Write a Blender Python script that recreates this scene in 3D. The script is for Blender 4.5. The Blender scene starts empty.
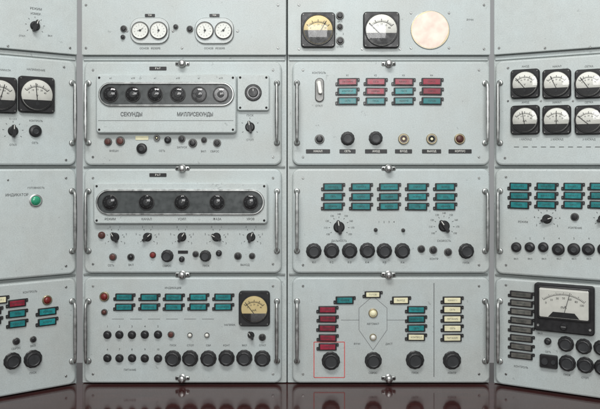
import bpy, math, random
from mathutils import Matrix, Vector
random.seed(7)
S=0.003; D=700.0; HY=165.0; BASE=385.0
THS={'L':math.radians(35),'R':math.radians(28)}
sc=bpy.context.scene; COL=sc.collection

# ------------------------------------------------------------ materials
MATS={}
def nodes(name):
    m=bpy.data.materials.new(name); m.use_nodes=True
    nt=m.node_tree; b=nt.nodes['Principled BSDF']; MATS[name]=m
    return m,nt,b
def simple(name,col,rough=0.4,metal=0.0,var=0.15,scale=60,bump=0.0,coat=0.0,rvar=0.1):
    m,nt,b=nodes(name)
    N=nt.nodes; L=nt.links
    tc=N.new('ShaderNodeTexCoord'); oi=N.new('ShaderNodeObjectInfo')
    ad=N.new('ShaderNodeVectorMath'); ad.operation='ADD'
    sc1=N.new('ShaderNodeVectorMath'); sc1.operation='SCALE'; sc1.inputs['Scale'].default_value=7.0
    cmb=N.new('ShaderNodeCombineXYZ'); L.new(oi.outputs['Random'],cmb.inputs[0]); L.new(oi.outputs['Random'],cmb.inputs[2])
    L.new(cmb.outputs[0],sc1.inputs[0]); L.new(tc.outputs['Object'],ad.inputs[0]); L.new(sc1.outputs[0],ad.inputs[1])
    no=N.new('ShaderNodeTexNoise'); no.inputs['Scale'].default_value=scale; no.inputs['Detail'].default_value=5
    L.new(ad.outputs[0],no.inputs['Vector'])
    mx=N.new('ShaderNodeMix'); mx.data_type='RGBA'
    c0=[max(0,c*(1-var)) for c in col]; c1=[min(1,c*(1+var)) for c in col]
    mx.inputs[6].default_value=(*c0,1); mx.inputs[7].default_value=(*c1,1)
    mr=N.new('ShaderNodeMapRange'); mr.inputs[1].default_value=.3; mr.inputs[2].default_value=.7
    L.new(no.outputs[0],mr.inputs[0]); L.new(mr.outputs[0],mx.inputs[0])
    hv=N.new('ShaderNodeHueSaturation'); m3=N.new('ShaderNodeMapRange'); m3.inputs[3].default_value=1-var*.8; m3.inputs[4].default_value=1+var*.8
    L.new(oi.outputs['Random'],m3.inputs[0]); L.new(m3.outputs[0],hv.inputs['Value']); L.new(mx.outputs[2],hv.inputs['Color']); L.new(hv.outputs[0],b.inputs['Base Color'])
    m2=N.new('ShaderNodeMapRange'); m2.inputs[1].default_value=.3; m2.inputs[2].default_value=.7
    m2.inputs[3].default_value=max(.03,rough-rvar); m2.inputs[4].default_value=min(1,rough+rvar)
    L.new(no.outputs[0],m2.inputs[0]); L.new(m2.outputs[0],b.inputs['Roughness'])
    b.inputs['Metallic'].default_value=metal
    if coat: b.inputs['Coat Weight'].default_value=coat
    if bump:
        bp=N.new('ShaderNodeBump'); bp.inputs['Strength'].default_value=bump; bp.inputs['Distance'].default_value=.0004
        L.new(no.outputs[0],bp.inputs['Height']); L.new(bp.outputs[0],b.inputs['Normal'])
    return m
def paint(name,col,fleck=1.0):
    m,nt,b=nodes(name); N=nt.nodes; L=nt.links
    tc=N.new('ShaderNodeTexCoord'); oi=N.new('ShaderNodeObjectInfo')
    cmb=N.new('ShaderNodeCombineXYZ'); L.new(oi.outputs['Random'],cmb.inputs[0]); L.new(oi.outputs['Random'],cmb.inputs[2])
    s1=N.new('ShaderNodeVectorMath'); s1.operation='SCALE'; s1.inputs['Scale'].default_value=9
    L.new(cmb.outputs[0],s1.inputs[0])
    ad=N.new('ShaderNodeVectorMath'); ad.operation='ADD'; L.new(tc.outputs['Object'],ad.inputs[0]); L.new(s1.outputs[0],ad.inputs[1])
    def noise(sca,det=4,ro=.55,vec=None):
        n=N.new('ShaderNodeTexNoise'); n.inputs['Scale'].default_value=sca; n.inputs['Detail'].default_value=det; n.inputs['Roughness'].default_value=ro
        L.new(vec or ad.outputs[0],n.inputs['Vector']); return n
    big=noise(5,6,.6); mid=noise(38,5,.6); fine=noise(320,3,.7); fl=noise(160,2,.5); chip=noise(26,2,.4); chip2=noise(120,2,.5)
    mpg=N.new('ShaderNodeMapping'); mpg.inputs['Scale'].default_value=(60,60,5); L.new(ad.outputs[0],mpg.inputs[0])
    streak=noise(1,4,.6,mpg.outputs[0])
    def rng(n,lo,hi,a,bv):
        mr=N.new('ShaderNodeMapRange'); mr.inputs[1].default_value=lo; mr.inputs[2].default_value=hi
        mr.inputs[3].default_value=a; mr.inputs[4].default_value=bv; L.new(n.outputs[0],mr.inputs[0]); return mr.outputs[0]
    def scale(prev,f):
        mm=N.new('ShaderNodeVectorMath'); mm.operation='SCALE'; L.new(prev,mm.inputs[0]); L.new(f,mm.inputs['Scale']); return mm.outputs[0]
    rgb=N.new('ShaderNodeMix'); rgb.data_type='RGBA'; rgb.inputs[6].default_value=(col[0]*1.01,col[1]*.99,col[2]*.97,1); rgb.inputs[7].default_value=(col[0]*.985,col[1]*1.01,col[2]*1.02,1)
    L.new(rng(big,.35,.65,0,1),rgb.inputs[0])
    o=rgb.outputs[2]
    o=scale(o,rng(big,.3,.7,.94,1.045)); o=scale(o,rng(mid,.3,.7,.965,1.03)); o=scale(o,rng(fine,.3,.7,.86,1.11)); o=scale(o,rng(streak,.3,.7,.98,1.015))
    o=scale(o,rng(fl,.69,.74,1.0,1-.25*fleck))
    mu=N.new('ShaderNodeMath'); mu.operation='MULTIPLY'; L.new(rng(chip,.65,.70,0,1),mu.inputs[0]); L.new(rng(chip2,.58,.62,0,1),mu.inputs[1])
    m4=N.new('ShaderNodeMapRange'); m4.inputs[3].default_value=1; m4.inputs[4].default_value=.72; L.new(mu.outputs[0],m4.inputs[0]); o=scale(o,m4.outputs[0])
    mr=N.new('ShaderNodeMapRange'); mr.inputs[3].default_value=.965; mr.inputs[4].default_value=1.035; L.new(oi.outputs['Random'],mr.inputs[0])
    o=scale(o,mr.outputs[0]); L.new(o,b.inputs['Base Color'])
    L.new(rng(mid,.3,.7,.38,.55),b.inputs['Roughness'])
    bp=N.new('ShaderNodeBump'); bp.inputs['Strength'].default_value=.35; bp.inputs['Distance'].default_value=.0005
    L.new(fine.outputs[0],bp.inputs['Height']); L.new(bp.outputs[0],b.inputs['Normal'])
    return m
paint('paint',(.435,.475,.468)); paint('paintlight',(.50,.53,.52),.4); paint('paintdark',(.20,.22,.215),.7)
simple('black',(.011,.011,.012),.42,bump=.1); simple('blackgloss',(.008,.008,.009),.12)
simple('darkgrey',(.024,.026,.028),.5); simple('windowdark',(.05,.056,.056),.3)
simple('chrome',(.46,.46,.45),.34,1.0); simple('steel',(.42,.43,.42),.42,1.0,var=.25); simple('dullsteel',(.15,.15,.145),.45,.8); simple('brass',(.36,.31,.21),.42,1.0)
simple('teal',(.008,.165,.172),.38,var=.25,scale=90,coat=.15); simple('red',(.21,.010,.028),.38,var=.28,scale=90,coat=.15)
simple('cream',(.68,.65,.44),.38,var=.09,coat=.15); simple('white',(.70,.70,.65),.4,var=.04)
simple('dial',(.80,.80,.74),.5,var=.05); simple('dialgrey',(.62,.63,.59),.5,var=.07); simple('dialyellow',(.82,.68,.36),.5,var=.07)
simple('brown',(.08,.026,.02),.4); simple('green',(.02,.24,.13),.25,coat=.4); simple('redlens',(.15,.014,.012),.35)
simple('pink',(.72,.59,.51),.65,var=.16,scale=35,bump=.6); simple('ink',(.055,.06,.06),.6); simple('inklight',(.17,.18,.18),.6)
simple('tick',(.02,.02,.02),.6); simple('lensink',(.02,.035,.035),.6); simple('redline',(.58,.08,.07),.5); simple('platebrown',(.09,.088,.078),.4,var=.3)
simple('hole',(.006,.006,.006),.8)
def glassmat():
    m=bpy.data.materials.new('gauge glass'); m.use_nodes=True; nt=m.node_tree; N=nt.nodes; L=nt.links
    N.remove(N['Principled BSDF']); out=N['Material Output']
    t=N.new('ShaderNodeBsdfTransparent'); g=N.new('ShaderNodeBsdfGlossy'); g.inputs['Roughness'].default_value=.05
    fr=N.new('ShaderNodeFresnel'); mx=N.new('ShaderNodeMixShader')
    no=N.new('ShaderNodeTexNoise'); no.inputs['Scale'].default_value=30
    mr=N.new('ShaderNodeMapRange'); mr.inputs[3].default_value=1.4; mr.inputs[4].default_value=1.6; L.new(no.outputs[0],mr.inputs[0]); L.new(mr.outputs[0],fr.inputs['IOR'])
    L.new(fr.outputs[0],mx.inputs[0]); L.new(t.outputs[0],mx.inputs[1]); L.new(g.outputs[0],mx.inputs[2]); L.new(mx.outputs[0],out.inputs[0])
    MATS['glass']=m
glassmat()
# desk
m,nt,b=nodes('desk'); N=nt.nodes; L=nt.links
tc=N.new('ShaderNodeTexCoord'); mp_=N.new('ShaderNodeMapping'); mp_.inputs['Scale'].default_value=(2,30,30)
no=N.new('ShaderNodeTexNoise'); no.inputs['Scale'].default_value=4; no.inputs['Detail'].default_value=6
L.new(tc.outputs['Object'],mp_.inputs[0]); L.new(mp_.outputs[0],no.inputs['Vector'])
cr=N.new('ShaderNodeValToRGB'); cr.color_ramp.elements[0].position=.35; cr.color_ramp.elements[0].color=(.030,.009,.009,1)
cr.color_ramp.elements[1].position=.65; cr.color_ramp.elements[1].color=(.052,.016,.015,1)
L.new(no.outputs[0],cr.inputs[0]); L.new(cr.outputs[0],b.inputs['Base Color']); b.inputs['Roughness'].default_value=.09; b.inputs['Specular IOR Level'].default_value=.75

# ------------------------------------------------------------ mesh builder (px units -> metres)
class MB:
    def __init__(s): s.v=[];s.f=[];s.m=[];s.names=[]
    def mi(s,n):
        if n not in s.names: s.names.append(n)
        return s.names.index(n)
    def poly(s,pts,mat):
        k=len(s.v); s.v+=pts; s.f.append(tuple(range(k,k+len(pts)))); s.m.append(s.mi(mat))
    def ring(s,w,h,r,n,cx,cz,d,ang,flute=0):
        pts=[]
        if abs(w-h)<1e-6 and abs(r*2-w)<1e-4:
            N_=n*4
            for i in range(N_):
                a=2*math.pi*i/N_; rr=r*(1-flute*(i//2%2)); pts.append((rr*math.cos(a),rr*math.sin(a)))
        else:
            r=max(.02,min(r,w/2-.01,h/2-.01))
            for q,(sx,sz) in enumerate(((1,1),(-1,1),(-1,-1),(1,-1))):
                for i in range(n):
                    a=math.pi/2*q+math.pi/2*i/(n-1); pts.append((sx*(w/2-r)+r*math.cos(a),sz*(h/2-r)+r*math.sin(a)))
        ca,sa=math.cos(ang),math.sin(ang)
        return [(cx+x*ca-z*sa,-d,cz+x*sa+z*ca) for x,z in pts]
    def loft(s,w,h,r,prof,n=6,cx=0,cz=0,ang=0,cap=None,flute=0):
        prev=None
        for (ins,d,mat) in prof:
            fl=flute if ins<r*.28 else 0
            R=s.ring(w-2*ins,h-2*ins,(r-ins) if abs(2*r-w)<1e-4 and abs(w-h)<1e-6 else max(.05,r-ins),n,cx,cz,d,ang,fl)
            k=len(s.v); s.v+=R; c=len(R)
            if prev is not None:
                for i in range(c):
                    j=(i+1)%c; s.f.append((prev+i,prev+j,k+j,k+i)); s.m.append(s.mi(mat))
            prev=k
        s.f.append(tuple(range(prev,prev+c))); s.m.append(s.mi(cap or prof[-1][2]))
    def circ(s,r,prof,n=8,**k): s.loft(2*r,2*r,r,prof,n,**k)
    def line(s,x0,z0,x1,z1,w,d,mat):
        L_=math.hypot(x1-x0,z1-z0) or 1; nx,nz=-(z1-z0)/L_*w/2,(x1-x0)/L_*w/2
        s.poly([(x0-nx,-d,z0-nz),(x1-nx,-d,z1-nz),(x1+nx,-d,z1+nz),(x0+nx,-d,z0+nz)],mat)
    def text(s,t,cx,cz,size,d,mat,ang=0,sx=.92,bold=.014):
        vs,fs=text_geo(t,bold); k=len(s.v); ca,sa=math.cos(ang),math.sin(ang)
        s.v+=[(cx+(x*sx*ca-y*sa)*size,-d,cz+(x*sx*sa+y*ca)*size) for x,y in vs]
        for f in fs: s.f.append(tuple(k+i for i in f)); s.m.append(s.mi(mat))
    def sweep(s,path,rad,mat,n=10):
        rings=[]
        for i,p in enumerate(path):
            a=Vector(path[max(0,i-1)]); c=Vector(path[min(len(path)-1,i+1)]); t=(c-a).normalized()
            u=Vector((1,0,0)); w=t.cross(u).normalized(); k=len(s.v); rr=rad[i] if isinstance(rad,list) else rad
            for j in range(n):
                an=2*math.pi*j/n; q=Vector(p)+u*rr*math.cos(an)+w*rr*math.sin(an); s.v.append(tuple(q))
            rings.append(k)
        for a,b_ in zip(rings,rings[1:]):
            for j in range(n):
                l=(j+1)%n; s.f.append((a+j,a+l,b_+l,b_+j)); s.m.append(s.mi(mat))
        return s
    def mesh(s,name,smooth=True,sharp=26):
        me=bpy.data.meshes.new(name); me.from_pydata([(x*S,y*S,z*S) for x,y,z in s.v],[],s.f)
        for n_ in s.names: me.materials.append(MATS[n_])
        me.polygons.foreach_set('material_index',s.m)
        if smooth:
            me.shade_smooth(); me.set_sharp_from_angle(angle=math.radians(sharp))
        me.update(); return me
TG={}
def text_geo(t,bold=.014):
    t=t.replace('Ы','bI').replace('Ь','b')
    if (t,bold) in TG: return TG[(t,bold)]
    cu=bpy.data.curves.new('t','FONT'); cu.body=t; cu.align_x='CENTER'; cu.align_y='CENTER'; cu.size=1.38; cu.resolution_u=2; cu.offset=bold
    o=bpy.data.objects.new('t',cu); COL.objects.link(o); dg=bpy.context.evaluated_depsgraph_get(); dg.update()
    e=o.evaluated_get(dg); me=e.to_mesh()
    vs=[(v.co.x,v.co.y) for v in me.vertices]; fs=[tuple(p.vertices) for p in me.polygons]
    out=[]
    for f in fs:
        a=0
        for i in range(len(f)):
            x0,y0=vs[f[i]]; x1,y1=vs[f[(i+1)%len(f)]]; a+=x0*y1-x1*y0
        out.append(f if a>0 else f[::-1])
    e.to_mesh_clear(); bpy.data.objects.remove(o); bpy.data.curves.remove(cu)
    TG[(t,bold)]=(vs,out); return TG[(t,bold)]
def new(name,me,parent=None,loc=(0,0,0)):
    o=bpy.data.objects.new(name,me); COL.objects.link(o)
    if parent: o.parent=parent
    o.location=[c*S for c in loc]; return o

# ------------------------------------------------------------ cached part meshes
C={}
def cached(key,fn):
    if key not in C: C[key]=fn()
    return C[key]
def m_big(r):
    b=MB(); b.circ(r,[(0,0,'black'),(0,1.1,'black'),(r*.06,1.5,'black'),(r*.14,1.6,'black'),(r*.16,4.2,'black'),(r*.2,4.9,'black'),(r*.27,5.2,'black'),(r*.36,5.25,'black'),(r*.44,4.8,'darkgrey'),(r*.8,4.7,'darkgrey')],n=12,flute=.03,cap='darkgrey')
    return b.mesh('push_button')
def m_small(r,c='black',ring='dullsteel'):
    b=MB(); b.circ(r,[(0,0,ring),(0,.9,ring),(r*.12,1.3,ring),(r*.26,1.3,ring),(r*.28,2.6,c),(r*.34,3.1,c),(r*.46,3.4,c),(r*.7,3.5,c)],n=7,cap=c); return b.mesh('button')
def m_black(r):
    b=MB(); b.circ(r,[(0,0,'black'),(0,2.2,'black'),(r*.15,3.1,'black'),(r*.5,3.6,'black'),(r*.6,3.1,'darkgrey')],n=8,cap='darkgrey'); return b.mesh('button')
def m_rot(r,c='black'):
    b=MB(); b.circ(r,[(0,0,c),(0,.8,c),(r*.2,1.6,c),(r*.3,3,c)],n=8)
    b.loft(r*.62,r*2.5,r*.28,[(0,.9,c),(0,5.2,c),(r*.07,5.8,c)],n=4)
    b.line(0,r*.35,0,r*1.15,r*.13,5.9,'white'); return b.mesh('rotary_knob')
def m_lens(r,ring,c):
    b=MB(); b.circ(r,[(0,0,ring),(0,1.2,ring),(r*.12,1.7,ring),(r*.26,1.7,ring),(r*.3,1.4,c),(r*.4,2.2,c),(r*.52,2.7,c),(r*.68,3.0,c),(r*.85,3.15,c)],n=8,cap=c); return b.mesh('lamp')
def m_socket(r,ring,c):
    b=MB(); b.circ(r,[(0,0,ring),(0,1.5,ring),(r*.1,2.0,ring),(r*.26,2.0,ring),(r*.3,1.7,'dullsteel'),(r*.45,1.7,'dullsteel'),(r*.5,.6,c)],n=8,cap=c)
    b.circ(r*.26,[(0,.6,'cream'),(0,2.0,'cream'),(r*.08,2.3,'cream')],n=5,cap='cream'); return b.mesh('socket')
def m_hold(w,h,flip):
    b=MB(); b.loft(w-2,h,.8,[(0,0,'black'),(0,1.3,'black'),(.4,1.6,'black')],n=3)
    e=h*.46
    for sx,sz in ((-1,-1 if flip else 1),(1,1 if flip else -1)):
        b.loft(2.8,e,.7,[(0,0,'black'),(0,.9,'black'),(.2,1.1,'black')],n=3,cx=sx*(w/2-.3),cz=-sz*(h/2-e/2))
        b.circ(.6,[(0,1.1,'dullsteel'),(.1,1.5,'dullsteel')],n=3,cx=sx*(w/2-.1),cz=-sz*(h/2-e/2))
    return b.mesh('indicator_holder')
WORDS=['КОНТРОЛ','ПИТАНИЕ','ПУСК','СБРОС','ГОТОВ','РЕЖИМ','АВАРИЯ','КАНАЛ 1','КАНАЛ 2','НОРМА','СЕТЬ','ВЫХОД']
def m_lensplate(w,h,c,wd):
    b=MB(); b.loft(w-5,h-2.3,.4,[(0,1.5,c),(0,2.1,c),(.25,2.35,c)],n=3)
    b.text(wd,0,0,min(1.75,(w-6.5)/max(3,len(wd))/.78),2.42,'ink' if c=='cream' else 'lensink',bold=0.005)
    return b.mesh('lens_plate')
def m_screw(r=1.2):
    b=MB(); b.circ(r,[(0,0,'dullsteel'),(0,.4,'dullsteel'),(.3,.7,'steel')],n=4); b.line(-r*.7,-r*.3,r*.7,r*.3,.4,.74,'hole'); return b.mesh('screw')
def m_handle(L_):
    b=MB(); h=L_/2; p=[]; r=5; out=10
    p.append((0,0,-h)); p.append((0,-(out-r),-h))
    for i in range(1,6):
        a=math.pi/2*i/5; p.append((0,-(out-r)-r*math.sin(a),-h+r-r*math.cos(a)))
    q=[(x,y,-z) for x,y,z in reversed(p)]
    n1=len(p); path=p+[(0,-out,-h*.3),(0,-out,h*.3)]+q
    rad=[1.6]*n1+[2.0,2.0]+[1.6]*n1
    b.sweep(path,rad,'steel',14)
    for s_ in(-1,1): b.circ(3.1,[(0,0,'steel'),(0,.8,'steel'),(.6,1.4,'steel'),(1.4,1.6,'steel')],n=5,cz=s_*h)
    return b.mesh('handle',sharp=60)
def m_plate(w,h,r,dep,mat,bev=1.4):
    b=MB(); b.loft(w,h,r,[(0,-dep,mat),(0,-bev,mat),(bev*.3,-bev*.35,mat),(bev,0,mat)],n=7); return b.mesh('plate',sharp=15)
def dialmesh(R,style):
    b=MB(); face='dialyellow' if style in('yellow','half') else 'dial'
    b.circ(R,[(0,0,face),(.05,.05,face)],n=10)
    cz=-R*.35; ra=R*.86; a0,a1=math.radians(42),math.radians(138)
    n=20
    for i in range(n):
        t0=a0+(a1-a0)*i/n; t1=a0+(a1-a0)*(i+1)/n
        b.line(ra*math.cos(t0),cz+ra*math.sin(t0),ra*math.cos(t1),cz+ra*math.sin(t1),R*.035,.12,'tick')
    for i in range(n+1):
        t=a0+(a1-a0)*i/n; l=R*(.2 if i%5==0 else .11)
        b.line(ra*math.cos(t),cz+ra*math.sin(t),(ra+l)*math.cos(t),cz+(ra+l)*math.sin(t),R*.045 if i%5==0 else R*.025,.14,'tick')
    for k_,tx in enumerate(('0','10','20','30','40')):
        t=a1+(a0-a1)*k_/4; b.text(tx,(ra-R*.17)*math.cos(t),cz+(ra-R*.17)*math.sin(t),R*.13,.13,'tick')
    ch=-R*{'half':.04,'cover':.22}.get(style,.36); pts=[]
    if style not in('half','cover'): b.text('mA' if style!='volt' else 'V',0,-R*.1,R*.18,.13,'tick')
    a=math.asin(ch/R)
    N_=16
    for i in range(N_+1):
        t=math.pi-a+(math.pi+2*a)*i/N_
        pts.append((R*.985*math.cos(t),-.6,R*.985*math.sin(t)))
    b.poly(pts,'black')
    b.poly([(pts[-1][0],-.6,pts[-1][2]),(pts[0][0],-.6,pts[0][2]),(pts[0][0],-.06,pts[0][2]),(pts[-1][0],-.06,pts[-1][2])],'black')
    b.circ(R*.13,[(0,.6,'darkgrey'),(.1,1.0,'darkgrey')],n=4,cz=-R*.6)
    return b.mesh('dial',smooth=False)
def m_needle(R,a):
    b=MB(); cz=-R*.4; L_=R*1.2; t=math.radians(a)
    b.line(0,cz,L_*math.cos(t),cz+L_*math.sin(t),R*.05,.9,'tick'); return b.mesh('needle',smooth=False)
def m_house(w,h,R,cr=3.5,ringmat='black'):
    b=MB(); b.loft(w,h,cr,[(0,0,'black'),(0,3.2,'black'),(1,4.2,'black')],n=5)
    b.circ(R+1.6,[(0,4.1,ringmat),(0,4.9,ringmat),(.5,5.5,ringmat),(1.1,5.5,ringmat),(1.6,4.5,'black')],n=10)
    for sx in(-1,1):
        for sz in(-1,1): b.circ(.9,[(0,4.2,'dullsteel'),(.2,4.7,'dullsteel')],n=3,cx=sx*(w/2-2.3),cz=sz*(h/2-2.3))
    return b.mesh('housing',sharp=20)
def m_glass(R,rise=1.3):
    b=MB(); R+=.4; pr=[]
    for i in range(9):
        f=i/8.6; pr.append((R*f,rise*(1-(1-f)**2),'glass'))
    b.circ(R,pr,n=8); return b.mesh('glass',sharp=80)

# ------------------------------------------------------------ frames and panels
HINGE={'L':(79.,-1),'R':(492.,1)}
def mp(c,px,py):
    if c in('A','B'): return px-300.,BASE-py,1.
    hx,sg=HINGE[c]; TH=THS[c]; X=(px-300)*sg; h=abs(hx-300); cc,s=math.cos(TH),math.sin(TH)
    t=D*(X-h)/(D*cc+X*s); k=(D-t*s)/D
    return sg*t,220-(py-HY)*k,k
def colmat(c):
    if c in('A','B'): return Matrix.Identity(4)
    hx,sg=HINGE[c]
    return Matrix.Translation(((hx-300)*S,0,0))@Matrix.Rotation(-sg*THS[c],4,'Z')
G='grey instrument panels of the control console'
class Panel:
    def __init__(s,c,u0,u1,v0,v1,label,r=7,flat=False):
        s.c=c; s.cx=(u0+u1)/2; s.v0=v0; s.u0,s.u1,s.v1=u0,u1,v1
        e=bpy.data.objects.new('control_panel',None); e.empty_display_size=.05; COL.objects.link(e)
        e.matrix_world=colmat(c)@Matrix.Translation((s.cx*S,0,v0*S))
        e['label']=label; e['category']='control panel'; e['group']=G; s.e=e
        w,h=u1-u0,v1-v0
        s.plate=new('face_plate',m_plate(w,h,r,3 if flat else 5.5,'paint',.7 if flat else 1.8),e,(0,0,h/2))
        s.let=MB()
    def loc(s,px,py,d=0):
        u,v,k=mp(s.c,px,py); return (u-s.cx,-d,v-s.v0),k
    def kx(s,px,py,w):
        return abs(mp(s.c,px+w/2,py)[0]-mp(s.c,px-w/2,py)[0])
    def add(s,name,me,px,py,ang=0,d=0,lab=None):
        l,k=s.loc(px,py,d); o=new(name,me,s.e,l); o.rotation_euler=(0,-math.radians(ang),0)
        if k!=1: o.scale=(k,k,k)
        if lab:o['label']=lab
        return o
    def big(s,px,py,r=8.5): return s.add('push_button',cached(('big',r),lambda:m_big(r)),px+random.uniform(-.3,.3),py+random.uniform(-.3,.3),random.uniform(0,40))
    def small(s,px,py,r=4.2,c='black',ring='dullsteel'):
        return s.add('button',cached(('sm',r,c,ring),lambda:m_small(r,c,ring)),px+random.uniform(-.2,.2),py+random.uniform(-.2,.2))
    def blk(s,px,py,r=4.6): return s.add('button',cached(('bk',r),lambda:m_black(r)),px,py)
    def rot(s,px,py,r=4.6,ang=None,c='black',ticks=0,rt=None,nums=None):
        if ang is None: ang=random.choice((-40,-15,20,35,60))
        s.add('rotary_knob',cached(('rot',r,c),lambda:m_rot(r,c)),px,py,ang)
        if ticks:
            l,k=s.loc(px,py); rt=(rt or r*1.9)*k
            for i in range(ticks):
                a=math.radians(215-250*i/(ticks-1)); 
                s.let.line(l[0]+rt*math.cos(a),l[2]+rt*math.sin(a),l[0]+(rt+1.5)*math.cos(a),l[2]+(rt+1.5)*math.sin(a),.5,.12,'ink')
                if nums: s.let.text(nums[i%len(nums)],l[0]+(rt+4.5)*math.cos(a),l[2]+(rt+3.8)*math.sin(a),2.0,.12,'ink')
    def lens(s,px,py,r=4.5,ring='steel',c='green',name='signal_lamp'): return s.add(name,cached(('ln',r,ring,c),lambda:m_lens(r,ring,c)),px,py)
    def sock(s,px,py,r=5.5,ring='brass',c='hole'): return s.add('socket',cached(('so',r,ring,c),lambda:m_socket(r,ring,c)),px,py)
    def ind(s,px,py,c='teal',w=20.,h=7.,flip=False):
        wd=random.choice(WORDS); ang=random.uniform(-.7,.7)
        k_=s.loc(px,py)[1]; ww=round(s.kx(px,py,w)/k_,0)
        o=s.add('indicator_lamp',cached(('ih',ww,h,flip),lambda:m_hold(ww+2,h+.7,flip)),px+random.uniform(-.2,.2),py+random.uniform(-.15,.15),ang)
        new('lens',cached(('il',ww,h,c,wd),lambda:m_lensplate(ww+2,h+.7,c,wd)),o)
        o['label']={'teal':'teal','red':'dark red','cream':'cream','platebrown':'dull brown'}[c]+' indicator lens in black holder'
        return o
    def text(s,t,px,py,size=2.3,mat='ink'):
        l,k=s.loc(px,py); s.let.text(t,l[0],l[2],size*k,.12,mat)
    def line(s,x0,y0,x1,y1,w=.6,mat='ink',d=.1):
        a,_=s.loc(x0,y0); b,_=s.loc(x1,y1); s.let.line(a[0],a[2],b[0],b[2],w,d,mat)
    def screw(s,px,py,r=1.2): s.add('screw',cached(('sc',r),lambda:m_screw(r)),px,py,random.uniform(0,90))
    def plate_(s,px,py,w,h,mat='black',t=None):
        k_=s.loc(px,py)[1]; ww=round(s.kx(px,py,w)/k_,1)
        def f():
            b=MB(); b.loft(ww,h,.4,[(0,0,mat),(0,.5,mat),(.2,.7,mat)],n=3)
            if t: b.text(t,0,0,min(h*.5,ww/len(t)/.8),.75,'white' if mat!='white' else 'tick')
            return b.mesh('name_plate')
        s.add('name_plate',cached(('np',ww,h,mat,t),f),px,py)
    def gauge(s,px,py,w,h,style='round',na=110,R=None):
        R=R or min(w,h)/2-3
        k_=s.loc(px,py)[1]; ww=round(s.kx(px,py,w)/k_,0)
        o=s.add('gauge',cached(('gh',ww,h,R),lambda:m_house(ww,h,R)),px,py)
        new('dial',cached(('gd',R,style),lambda:dialmesh(R,style)),o,(0,-4.5,0))
        new('needle',m_needle(R*.95,na),o,(0,-4.5,0))
        new('glass',cached(('gg',R),lambda:m_glass(R)),o,(0,-5.45,0)); return o
    def handle(s,px,y0,y1):
        l,k=s.loc(px,(y0+y1)/2); new('handle',cached(('h',round((y1-y0)*k)),lambda:m_handle((y1-y0)*k)),s.e,l)
    def handle_uv(s,u,v0,v1): new('handle',cached(('h',round(v1-v0)),lambda:m_handle(v1-v0)),s.e,(u-s.cx,0,(v0+v1)/2-s.v0))
    def done(s):
        if s.let.f: new('lettering',s.let.mesh('lettering',smooth=False),s.e,(0,0,0))

ROW={2:(BASE-165.2,BASE-61.5),3:(BASE-273.2,BASE-168.8),4:(1.8,BASE-277.3)}
def mk(c,row,label):
    if c=='A': u0,u1=-216,-18.5
    elif c=='B': u0,u1=-7.5,190
    elif c=='L': u0,u1=-202,-2.8
    else: u0,u1=3.2,202
    if row==1: 
        a={'A':(-218.5,-13.8),'B':(-12.2,190.6),'L':(-204,-1.6),'R':(1.8,204)}[c]
        return Panel(c,a[0],a[1],BASE-55,BASE+48,label,r=1.0,flat=True)
    v0,v1=ROW[row]; p=Panel(c,u0,u1,v0,v1,label)
    hs={2:(83,143),3:(191,251),4:(301,361)}[row]
    if c in'AB':
        xs=(88.5,277) if c=='A' else(297,485)
        for x in xs: p.handle(x,*hs)
    else:
        x=72 if c=='L' else 500; p.handle(x,*hs)
        l0=BASE-hs[1];l1=BASE-hs[0]; p.handle_uv(-196 if c=='L' else 196,l0,l1)
    return p

# --- row 1
p=mk('L',1,'plain grey panel with one pointer switch, above the gauge panel')
p.text('РЕЖИМ',36,9,2.4); p.text('ИЗМЕР.',36,14,2.2); p.rot(35,26,4.8,-20,ticks=7,rt=8); p.text('ОТКЛ',22,36,1.7); p.text('ВКЛ',50,36,1.7)
p.screw(8,46); p.screw(70,48); p.done()
p=mk('A',1,'grey top panel with two pairs of small twin dials')
for cx in(150,214.5):
    def f():
        b=MB(); b.loft(39,26,10,[(0,0,'steel'),(0,1.5,'steel'),(.6,2.2,'steel'),(1.5,2.2,'paintlight')],n=6,cap='paintlight'); return b.mesh('twin_dial')
    o=p.add('twin_dial',cached('twin',f),cx,31)
    for sx in(-1,1):
        def g():
            b=MB(); b.circ(8.8,[(0,0,'dullsteel'),(0,1.6,'dullsteel'),(.5,2.0,'dullsteel'),(.9,2.0,'black'),(1.6,1.2,'dialgrey'),(1.9,1.2,'dialgrey')],n=9)
            for i in range(12):
                a=math.pi*2*i/12; b.line(5.1*math.cos(a),5.1*math.sin(a),6.1*math.cos(a),6.1*math.sin(a),.35,1.3,'ink')
            b.circ(1.2,[(0,1.2,'darkgrey'),(.2,1.8,'darkgrey')],n=4); b.line(0,0,2.4,3.4,.45,1.9,'ink'); b.line(0,0,-2.4,-1.1,.45,1.9,'ink'); return b.mesh('small_dial')
        new('small_dial',cached('sd',g),o,(sx*9.2,-2.2,0)).rotation_euler=(0,random.uniform(-1,1),0)
    for sx in(-1,1): p.screw(cx+sx*23,31,1.3)
    p.plate_(cx,15.5,10,3,'black','ТОК'); p.text('ОСНОВ   РЕЗЕРВ',cx,48.5,2)
p.small(124,29,3.4); p.small(190,29,3.4); p.small(176,27,2.6); p.small(123,37,2.4); p.screw(86,48); p.screw(278,48); p.screw(182,48); p.screw(86,5); p.screw(278,5); p.done()
p=mk('B',1,'grey top panel with two square gauges and round pinkish blank cover')
p.gauge(318,30.5,34,35,'half',60,R=14.3); p.gauge(381,30.5,36,36,'cover',135,R=15.3)
for y,c in((16,'black'),(27,'black'),(41,'black')): p.small(340,y,4.0 if y!=27 else 3.2)
p.text('ВКЛ',340,21.8,1.9); p.text('1        2',340,34,1.9); p.text('ОТКЛ',340,47,1.9)
b=MB(); rr=random.Random(3)
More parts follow.
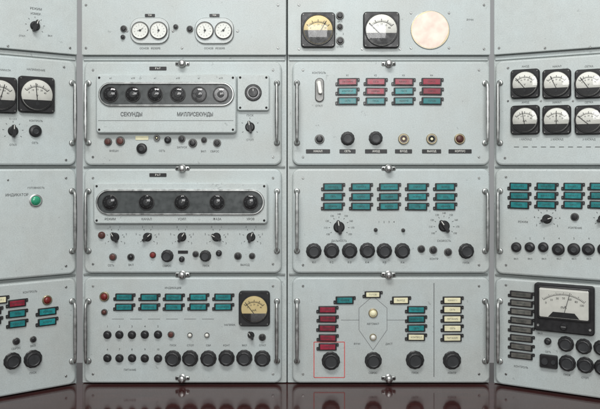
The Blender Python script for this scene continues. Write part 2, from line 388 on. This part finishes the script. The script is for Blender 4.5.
def blob(R,d,mat,amp):
    ph=[rr.uniform(0,6.28) for _ in range(6)]; pts=[]
    for i in range(72):
        a=2*math.pi*i/72; r_=R*(1+amp*sum(math.sin((k+2)*a+ph[k])/(k+1.5) for k in range(6))); pts.append((r_*math.cos(a),-d,r_*math.sin(a)))
    b.poly(pts,mat)
b.circ(19.6,[(0,0,'steel'),(0,.5,'steel'),(.5,.8,'steel'),(.9,.8,'paintlight')],n=14)
blob(18.9,.9,'brass',.012); blob(18.0,1.1,'pink',.03)
p.add('blank_cover',b.mesh('blank_cover',smooth=False),430,30); b=None
for x,y in((411,13),(449,13),(411,48),(449,48),(299,49),(299,5),(484,49),(484,5),(362,49),(400,49)): p.screw(x,y)
p.text('РУЧН',470,20,2); p.done()
p=mk('R',1,'blank grey painted top panel with corner screws')
p.screw(499,48);p.screw(590,47);p.screw(545,48); p.done()

# --- row 2
p=mk('L',2,'grey panel with two square gauges and a pointer switch')
p.gauge(36,95,36,36,'volt',95); p.gauge(-1,95,35,36,'round',75)
p.text('НАПРЯЖЕНИЕ',36,70,2.0); p.text('ТОК НАКАЛА',2,70,2.0); p.rot(13,131,5,0,ticks=7,rt=8.5); p.blk(35,131,6); p.text('КОНТРОЛЬ',36,121,1.9); p.text('СЕТЬ',35,143,2); p.text('0 1 2 3',13,119,1.9)
p.screw(66,160); p.screw(64,67); p.text('ОТКЛ',13,145,1.9); p.done()

def timer(p,x0,y0,x1,y1,wx0,wy0,wx1,wy1,xs,ydial):
    w,h=x1-x0,y1-y0; cx,cy=(x0+x1)/2,(y0+y1)/2
    b=MB(); b.loft(w,h,3.5,[(0,0,'paintdark'),(0,5,'paint'),(1.2,6.4,'paint')],n=5)
    ww,wh=wx1-wx0,wy1-wy0; ox=(wx0+wx1)/2-cx; oz=cy-(wy0+wy1)/2
    b.loft(ww,wh,wh/2-.02,[(0,6.3,'steel'),(0,7.8,'steel'),(.7,8.4,'steel'),(1.6,8.4,'steel'),(2.1,6.5,'windowdark')],n=10,cx=ox,cz=oz,cap='windowdark')
    for sx in(-1,1):
        for sz in(-1,1): b.circ(1.2,[(0,6.4,'steel'),(.3,7,'hole')],n=3,cx=sx*(w/2-3.5),cz=sz*(h/2-3.5))
    o=p.add('timer_unit',b.mesh('timer_unit',sharp=20),cx,cy); o['label']='raised grey timer box with long dark rounded window of dials'
    def g():
        q=MB(); q.circ(7.8,[(0,0,'dullsteel'),(0,.9,'dullsteel'),(.4,1.3,'dullsteel'),(1.0,1.3,'black'),(1.3,.6,'blackgloss')],n=10)
        for i in range(8):
            a=math.pi*2*i/8; q.line(5.0*math.cos(a),5.0*math.sin(a),5.8*math.cos(a),5.8*math.sin(a),.3,.7,'inklight')
        q.circ(3.4,[(0,.6,'black'),(.3,1.1,'darkgrey')],n=6); q.circ(1.1,[(0,1.1,'dullsteel'),(.3,1.4,'dullsteel')],n=5)
        R=6.7; q.circ(R,[(R*f_,1.2+1.7*(1-(1-f_)**2),'glass') for f_ in (0,.12,.25,.4,.55,.7,.85,.95)],n=9)
        return q.mesh('dial')
    for x in xs:
        d=new('setting_dial',cached('timerdial',g),o,(x-cx,-6.5,cy-ydial)); d.rotation_euler=(0,random.uniform(-2.5,2.5),0)
    return o,cx,cy
p=mk('A',2,'grey panel with raised timer box of six dials')
o,cx,cy=timer(p,97.5,75,237,133.5,100.5,83,235,107,(112.5,134.5,156.5,179,200,221.5),95)
b=MB(); b.text('СЕКУНДЫ',133-cx,cy-115,4.0,6.55,'ink',sx=.8,bold=.035); b.text('МИЛЛИСЕКУНДЫ',196-cx,cy-115,4.0,6.55,'ink',sx=.74,bold=.035)
for i,x in enumerate((112.5,134.5,156.5,179,200,221.5)): b.text('x10' if i%2 else 'x1',x-cx,cy-79,2,6.55,'ink')
b.line(100-cx,cy-121,234-cx,cy-121,.4,6.55,'ink')
new('lettering',b.mesh('lettering',smooth=False),o)
b=MB(); b.loft(32,36,2.5,[(0,0,'paintdark'),(0,3,'paint'),(.8,3.8,'paint')],n=4)
b.circ(8.4,[(0,3.7,'dullsteel'),(0,4.6,'dullsteel'),(.7,5.2,'black'),(1.8,5.2,'black'),(2.2,4.6,'blackgloss'),(3.6,4.6,'blackgloss'),(3.8,5.8,'black'),(4.3,6.2,'black')],n=10,cz=0)
for a in range(8): b.line(6.8*math.cos(a*.785),6.8*math.sin(a*.785),7.4*math.cos(a*.785),7.4*math.sin(a*.785),.3,5.3,'inklight')
b.line(0,1.3,0,3.6,.5,6.3,'white')
for sx in(-1,1):
    for sz in(-1,1): b.circ(1.2,[(0,3.8,'steel'),(.3,4.4,'hole')],n=3,cx=sx*13,cz=sz*15)
p.add('setting_switch',b.mesh('setting_switch',sharp=20),253.5,93)
p.plate_(158,68.5,17,3.6,'black','Р 6-Т')
p.rot(250,127,4.8,10,ticks=5,rt=8); p.text('ПУСК',250,115.5,2); p.text('СТОП',250,140,2)
p.small(108,142,4.0,'brown','dullsteel'); p.small(120.5,141,4.6,'brown','dullsteel'); p.plate_(142,138,13,4,'cream'); p.sock(157,138,3.2,'dullsteel')
p.blk(142,148.5,5.2); p.small(182,139,3.6); p.small(193,143,4.4); p.blk(168,140,3.4); p.small(204,140,3.0); p.small(217,143,4)
p.text('ЗАПУСК',182,147.5,2); p.text('ВНЕШН',114,151,2); p.text('ВКЛ      СБРОС',210,151.5,2); p.text('СЕТЬ',162,151,2)
p.screw(93,70);p.screw(273,70);p.screw(93,157);p.screw(273,157); p.done()

p=mk('B',2,'grey panel with red and teal indicators above six sockets')
b=MB(); b.loft(9,24,4.4,[(0,0,'steel'),(0,1.2,'steel'),(.8,1.8,'dullsteel')],n=6); b.loft(4,13,1.9,[(0,1.8,'steel'),(0,6,'steel'),(.6,7,'white')],n=5,cz=2,ang=.15)
p.add('lever_switch',b.mesh('lever_switch'),319.5,90)
p.text('КОНТРОЛЬ',319,73,2.0); p.text('ОТКЛ',319,106,2)
for i,x in enumerate((347.5,375.5,403.5,431.5)):
    p.ind(x,82,'red'); p.ind(x,91.5,'red' if i in(1,3) else 'teal'); p.ind(x,101.2,'teal')
    p.text('К%d'%(i+1),x,75.5,1.8)
p.small(319.5,139,4.8); p.big(347.5,138.5,7); p.big(375.5,138.5,7); p.sock(403.5,139,5.4,'brass','brown'); p.sock(431.5,139,5.4,'brass'); p.lens(459.5,139,5.4,'brass','brown')
for i,(x,w) in enumerate(((318,24),(347.5,16),(376,22),(403.5,17),(431.5,19),(460,23))): p.plate_(x,151.3,w,4,'black',('НАКАЛ','СЕТЬ','АНОД','ВХОД','ВЫХОД','КОРПУС')[i])
p.screw(303,70);p.screw(479,70);p.screw(303,157);p.screw(479,157);p.done()

p=mk('R',2,'grey panel with six small square black gauges')
for i,x in enumerate((525.5,557,589,620)):
    for j,y in enumerate((84,120)):
        p.gauge(x,y,28.5,29.0,'round' if j else 'volt',(130,100,115,90,125,140,105,80)[i*2+j],R=11.8)
        p.text(('АНОД','НАКАЛ','СЕТКА','СМЕЩ')[i],x,y-17.5,1.9); 
    p.text(('1 КАСКАД','2 КАСКАД','3 КАСКАД','4')[i],x,139.5,1.9)
for x in(508,541,573): p.screw(x,101,1)
for x in range(514,602,9): p.line(x,147,x+5,147,.7)
p.screw(505,158); p.screw(508,68); p.done()

# --- row 3
p=mk('L',3,'nearly blank grey panel with one green signal lamp')
p.text('ИНДИКАТОР',17,195,2.7); p.lens(35.5,200.5,6.3,'steel','green'); p.text('ГОТОВНОСТЬ',36,188,1.9)
p.screw(66,178);p.screw(66,266);p.screw(8,180,1); p.done()
p=mk('A',3,'grey panel with long raised timer box of five dials')
o,cx,cy=timer(p,95,182.5,268,223.5,98,189,265,214.5,(112,148,183,218,251),202)
b=MB()
for x,t in zip((112,148,183,218,251),('РЕЖИМ','КАНАЛ','УСИЛ','ФАЗА','УРОВ')): b.text(t,x-cx,cy-218.7,2.3,6.55,'ink')
new('lettering',b.mesh('lettering',smooth=False),o)
p.plate_(158,175,17,3.6,'black','Р 6-Т')
for i,x in enumerate((115,147.5,182,216.5,251)):
    p.rot(x,237,4.4,(30,-50,-35,60,-20)[i],ticks=6,rt=7.2,nums=['1','2','3']); p.text('0',x+9,237,2)
p.small(102,235,3.6,'brown','brown')
p.small(113,257,3.8,'brown','dullsteel'); p.lens(131,257,3.6,'dullsteel','black'); p.small(153,255,3.2,'redlens','brown'); p.big(167.5,256,6.2); p.blk(182,259,2.8); p.plate_(183,252,10,3,'black'); p.small(195.5,254,3.2); p.big(205.5,256,5.8); p.blk(219,253,3); p.small(238,256,3.8); p.small(252,256,3.2)
p.text('ВКЛ',131,265,2); p.text('СБРОС',167,266,2); p.text('ПУСК',206,266,2); p.text('ВЫХОД',245,265,2); p.text('СЕТЬ',111,265.5,2)
p.screw(93,178);p.screw(273,178);p.screw(93,264);p.screw(273,264); p.done()
p=mk('B',3,'grey panel with three rows of teal indicators and round buttons')
for x in(333,361,389,417,445):
    for y in(187,196.7,206.4): p.ind(x,y,'teal')
nums=['100','110','120','130','140','150','160','170']
p.rot(339,227,5.6,10,ticks=9,rt=9,nums=nums); p.rot(444,226,5.6,35,ticks=9,rt=9,nums=nums)
p.text('ДАЛЬНОСТЬ',339,241,2); p.text('СКОРОСТЬ',444,241,2)
for x in(379,384,389,394): p.text(str(int((x-374)/5)),x,222,2)
for i,x in enumerate((314,331.5,349.5,367,384.5,402.5)): p.big(x,250.5,7.8); p.text('К-%d'%(i+1),x,262.5,2)
p.small(421,249,3.8); p.small(433,250,4); p.small(448,252,4); p.big(466,251,7.8); p.text('ПУСК',466,263,2); p.text('КОНТР',434,259,2)
p.small(375.5,230,2); p.small(403,230,2)
p.screw(303,178);p.screw(479,178);p.screw(303,265);p.screw(479,265); p.done()
p=mk('R',3,'grey panel with teal indicators, pointer switches and round buttons')
for x in(519.5,546.5,573,599.5):
    for y in(186.5,195.7,204.8): p.ind(x,y,'teal',w=19.5)
p.rot(547,219,4.6,-70,ticks=7,rt=7.5,nums=['2','4','6']); p.rot(603,219,4.6,-70,ticks=7,rt=7.5); p.small(575,217,4)
for x in(516.5,530,543.5): p.blk(x,247,4.9)
for x in(558.5,574,588.5,604): p.blk(x,249,6.0)
for i,x in enumerate((516,530,544,559,574,589)): p.text('%d'%(i+1),x,238.5,2); p.text('ВКЛ',x,259,1.7)
p.text('РЕЖИМ',523,222,2); p.text('УСИЛЕНИЕ',575,228,1.9)
p.screw(506,177);p.screw(506,265); p.done()

# --- row 4
p=mk('L',4,'grey panel with red and teal indicators above large black buttons')
for x,y,c in((17,303,'red'),(17,313.5,'teal'),(17,323.5,'teal'),(-2,300,'cream'),(-8,311,'red'),(-8,321,'red'),(47,311.5,'teal'),(47,321.5,'teal')): p.ind(x,y,c,w=18.)
p.lens(47,300,4.8,'brass','redlens'); p.big(33,358.5,9); p.big(12,361,8.5); p.big(-12,364,8.5)
p.small(16,341,3.6);p.small(33,339,3.2); p.text('ВКЛ',33,346,2); p.text('СБРОС',16,348.5,2); p.text('КОНТРОЛЬ',30,292,2); p.text('ПУСК',33,373,2); p.screw(66,287);p.screw(66,376); p.done()
p=mk('A',4,'grey panel with teal indicators, yellowed gauge and black buttons')
p.lens(104.5,296.5,4.8,'brass','redlens')
for x in(124.5,149.5,174,198.5,223.5):
    p.ind(x,297,'teal',w=18.5,h=6.6); p.ind(x,306.8,'teal',w=18.5,h=6.6)
p.gauge(254.5,308,31,35,'yellow',128,R=12.8)
p.text('ИНДИКАЦИЯ',173,288,2)
for x in(107.5,119.5,132,145,158): p.small(x,334.5,4.1,ring='black'); p.small(x,358,4.1,ring='black')
p.small(171,334.5,3.4,'brown','dullsteel'); p.lens(104.5,312,3.2,'dullsteel','brown')
for x in(173,190.5,208.5,226.5,244.5,262.5): p.big(x,358,8.2)
p.rot(251,335,3.4,30); p.small(262.5,337,3.6); p.lens(207,335,2.6,'dullsteel','white'); p.lens(190,335,2.6,'dullsteel','white')
for i,x in enumerate((107.5,119.5,132,145,158)): p.text(str(i+1),x,326.5,2.1); p.text(str(i+6),x,349.5,2.1)
for i,x in enumerate((173,190.5,208.5,226.5,244.5,262.5)): p.text(('ПУСК','СТОП','СБР','КОНТ','ВКЛ','ОТКЛ')[i],x,345.5,1.9)
p.text('НАПРЯЖ.',230,325,2); p.text('ПИТАНИЕ',130,370,2)
for x in (112,130,148,166,184,202): p.line(x,319,x+12,319,.5,'inklight')
p.screw(93,286);p.screw(273,286);p.screw(93,374);p.screw(273,374); p.done()
p=mk('B',4,'grey panel with cream, red and teal indicators and red outlined button')
p.line(434,283,434,377,.6,'ink')
for y in(309.5,318.8,328,337.5,346.5): p.ind(327.5,y,'red',w=18.,h=6.6)
p.ind(344.5,300,'teal',w=18.5); p.ind(372.5,294.5,'cream',w=16.,h=6); p.ind(400.5,300,'cream',w=17.); 
for y,c in((309.5,'teal'),(318.8,'teal'),(328,'teal'),(337,'cream')): p.ind(416,y,c,w=18.,h=6.6)
for y in(300,309.3,318.6,328,337.5): p.ind(452,y,'cream',w=19.,h=6.8)
p.lens(373,313,4.6,'brass','cream'); p.lens(373,337,3.4,'brass','white')
for s_ in(-1,1):
    p.line(373,296,373+s_*14,308,.5,'inklight'); p.line(373+s_*14,308,373+s_*14,330,.5,'inklight'); p.line(373+s_*14,330,373,350,.5,'inklight')
    p.line(373+s_*14,320,373+s_*32,320,.5,'inklight')
p.text('АВТОМАТ',373,324,2.0); p.text('РУЧН',357,344,1.9); p.text('ДИСТ',389,344,1.9)
p.big(331,360.5,9.2); p.big(373,360.5,8.6); p.big(415,360,9.2); p.big(452,360,9.2)
for x,t in((373,'СБРОС'),(415,'ПУСК'),(452,'КОНТР')): p.text(t,x,373,2)
for a in((314,342,344.5,342),(344.5,342,344.5,377.5),(344.5,377.5,314,377.5),(314,377.5,314,342)): p.line(*a,.8,'redline',.14)
p.screw(303,286);p.screw(479,286);p.screw(303,374);p.screw(479,374); p.done()
p=mk('R',4,'grey panel with wide gauge, brown label plates and black buttons')
for i in range(8): p.ind(521.5,294.5+i*8.7,'platebrown',w=23.,h=6.)
def widegauge():
    w,h=60,48
    k=p.loc(565,308)[1]; ww=p.kx(565,308,w)/k
    b=MB(); b.loft(ww,h,3,[(0,0,'black'),(0,5,'black'),(1.2,6.2,'black')],n=5)
    b.loft(ww-7,h*.68,2,[(0,6.1,'black'),(0,7.6,'black'),(.6,8,'black'),(1.1,8,'black'),(1.5,6.4,'black')],n=4,cz=h*.11)
    b.circ(3.4,[(0,6.2,'black'),(0,8,'black'),(.5,8.6,'black')],n=6,cz=-h*.36); b.line(-2.2,-h*.36,2.2,-h*.36,.6,8.7,'steel')
    for sx in(-1,1):b.circ(1.4,[(0,6.2,'steel'),(.3,6.8,'steel')],n=4,cx=sx*(ww/2-4),cz=-h*.38)
    o=p.add('gauge',b.mesh('housing',sharp=20),564.5,308); o['label']='wide rectangular black gauge with white scale'
    dw,dh=ww-10.5,h*.68-3.5; d=MB(); d.loft(dw,dh,1.2,[(0,6.5,'dial'),(.05,6.55,'dial')],n=3,cz=h*.11)
    cz=h*.11-dh*.75; ra=dh*1.05; a0,a1=math.radians(52),math.radians(128)
    for i in range(31):
        t=a0+(a1-a0)*i/30; l=2.6 if i%5==0 else 1.5
        d.line(ra*math.cos(t),cz+ra*math.sin(t),(ra+l)*math.cos(t),cz+(ra+l)*math.sin(t),.4,6.62,'tick')
        if i<30:
            t2=a0+(a1-a0)*(i+1)/30; d.line(ra*math.cos(t),cz+ra*math.sin(t),ra*math.cos(t2),cz+ra*math.sin(t2),.4,6.6,'tick')
        if i%5==0: d.text(str((30-i)*10//3//10*10),(ra-3.4)*math.cos(t),cz+(ra-3.4)*math.sin(t),2.2,6.6,'tick')
    d.text('mA',0,h*.11-dh*.12,3.0,6.6,'tick'); d.poly([(-dw*.32,-6.7,h*.11-dh/2+.3),(dw*.32,-6.7,h*.11-dh/2+.3),(dw*.22,-6.7,h*.11-dh*.3),(-dw*.22,-6.7,h*.11-dh*.3)],'black')
    new('dial',d.mesh('dial',smooth=False),o)
    n=MB(); n.line(0,h*.11-dh*.4,6,h*.11+dh*.38,.5,6.9,'tick'); new('needle',n.mesh('needle',smooth=False),o)
    g=MB(); g.loft(dw+.6,dh+.6,1.4,[(0,7.6,'glass'),(.6,7.8,'glass')],n=3,cz=h*.11); new('glass',g.mesh('glass',smooth=False),o)
widegauge()
p.blk(548,341,3.4); p.big(566,343.5,7.8); p.big(584,346,7.8); p.big(602,348,7.8)
def sq():
    b=MB(); b.loft(17,13,1.5,[(0,0,'black'),(0,3,'black'),(.8,4,'black')],n=4)
    b.circ(3.5,[(0,4,'steel'),(.4,5,'darkgrey')],n=5,cx=-3.6); b.circ(2.4,[(0,4,'steel'),(.4,5,'darkgrey')],n=5,cx=4.6); return b.mesh('plug_socket')
p.add('plug_socket',sq(),549,361); p.big(567.5,363,8.2); p.big(585.5,365,8.2); p.big(603,367,8.2)
p.text('КОНТРОЛЬ',521,367,2); p.text('ВКЛ',540,333.5,1.8); p.text('СЕТЬ',548,352,1.8); p.text('ПУСК',567,375,1.9); p.text('СТОП',585,378,1.9)
p.screw(506,285);p.screw(506,374); p.done()

# ------------------------------------------------------------ cabinets
def m_latch():
    b=MB(); b.loft(14.5,4.2,1.5,[(0,-6,'steel'),(0,.4,'steel'),(.4,.8,'steel')],n=4)
    for sx in(-1,1): b.circ(1.0,[(0,.8,'dullsteel'),(.2,1.2,'hole')],n=3,cx=sx*5.4)
    b.circ(3.9,[(0,.7,'chrome'),(.8,1.3,'chrome'),(1.9,1.7,'chrome'),(2.0,2.8,'chrome'),(.7,3.4,'chrome'),(.25,4.4,'chrome'),(.4,5.6,'chrome'),(1.1,6.4,'chrome'),(2.2,6.9,'chrome'),(3.2,7.05,'chrome')],n=8)
    return b.mesh('latch_knob',sharp=50)
LM=m_latch()
def cab(c,u0,u1,label,latx):
    e=bpy.data.objects.new('rack_cabinet',None); COL.objects.link(e); cx=(u0+u1)/2
    e.matrix_world=colmat(c)@Matrix.Translation((cx*S,0,0)); e['label']=label; e['category']='equipment cabinet'; e['group']='grey equipment cabinets standing on the desk'
    w=u1-u0; b=MB(); b.loft(w,440,.8,[(0,-90,'paint'),(0,-6,'paint'),(.4,-5.6,'paint')],n=3)
    new('cabinet_body',b.mesh('cabinet_body',sharp=15),e,(0,0,220.6))
    for vy in(58,167,275.3):
        r=MB(); r.loft(w-3,4.0 if vy==58 else 2.0,.4,[(0,-5.7,'paintdark'),(0,-4.4,'paintdark'),(.4,-4,'paint' if vy==58 else 'paintdark')],n=2)
        new('rail',r.mesh('rail',sharp=15),e,(0,0,BASE-vy))
    for y in(64,168.5,274.5,378):
        new('latch_knob',LM,e,(latx-cx,0,BASE-y))
cab('A',-219.3,-13.5,'tall grey cabinet carrying panels with timer boxes',182.5-300)
cab('B',-12.5,190.6,'tall grey cabinet carrying panels of coloured indicators',388.5-300)
cab('L',-205,-.6,'angled grey cabinet carrying gauge and lamp panels',-106)
cab('R',.6,205,'angled grey cabinet carrying six gauge panel',112)

# desk
e=bpy.data.objects.new('desk',None); COL.objects.link(e); e['label']='glossy dark maroon desk top under the grey control panels'; e['category']='desk'
e.location=(0,0,-250*S)
b=MB(); b.loft(860,330,6,[(0,-12,'desk'),(0,-1.2,'desk'),(1.2,0,'desk')],n=5); me=b.mesh('desk_top',sharp=15)
o=new('desk_top',me,e,(0,-85,250)); o.rotation_euler=(math.radians(-90),0,0)
b=MB(); b.loft(780,236,2,[(0,0,'desk'),(0,150,'desk')],n=3); new('desk_base',b.mesh('desk_base'),e,(0,60,119))

# ------------------------------------------------------------ lights, world, camera
w=bpy.data.worlds.new('World'); sc.world=w; w.use_nodes=True
nt=w.node_tree; bg=nt.nodes['Background']
tc=nt.nodes.new('ShaderNodeTexCoord'); sp=nt.nodes.new('ShaderNodeSeparateXYZ'); cr=nt.nodes.new('ShaderNodeValToRGB')
mr=nt.nodes.new('ShaderNodeMapRange'); mr.inputs[1].default_value=-1; mr.inputs[2].default_value=1
nt.links.new(tc.outputs['Generated'],sp.inputs[0]); nt.links.new(sp.outputs[2],mr.inputs[0]); nt.links.new(mr.outputs[0],cr.inputs[0])
cr.color_ramp.elements[0].color=(.15,.145,.14,1); cr.color_ramp.elements[1].color=(.74,.76,.77,1)
nt.links.new(cr.outputs[0],bg.inputs[0]); bg.inputs[1].default_value=.66
def area(name,loc,tgt,sx,sy,en,col):
    l=bpy.data.lights.new(name,'AREA'); l.shape='RECTANGLE'; l.size=sx; l.size_y=sy; l.energy=en; l.color=col
    o=bpy.data.objects.new(name,l); COL.objects.link(o); o.location=loc
    o.rotation_euler=(Vector(tgt)-Vector(loc)).to_track_quat('-Z','Y').to_euler(); return o
area('front_fill',(-.25,-2.0,2.9),(0,0,.5),1.6,.5,66,(1,.99,.975))
area('front_fill',(.1,-3.6,1.6),(0,0,.5),1.8,1.2,66,(1,1,.995))  # unseen front fill, added behind the camera to brighten the panels
cam=bpy.data.cameras.new('Camera'); co=bpy.data.objects.new('Camera',cam); COL.objects.link(co)
co.location=(0,-D*S,220*S); co.rotation_euler=(math.radians(90),0,0)
cam.lens=36*D/600; cam.sensor_width=36; cam.shift_y=-39.5/600; cam.clip_end=100; cam.clip_start=.05
sc.camera=co
sc.view_settings.view_transform='Standard'; sc.view_settings.look='None'; sc.view_settings.exposure=0
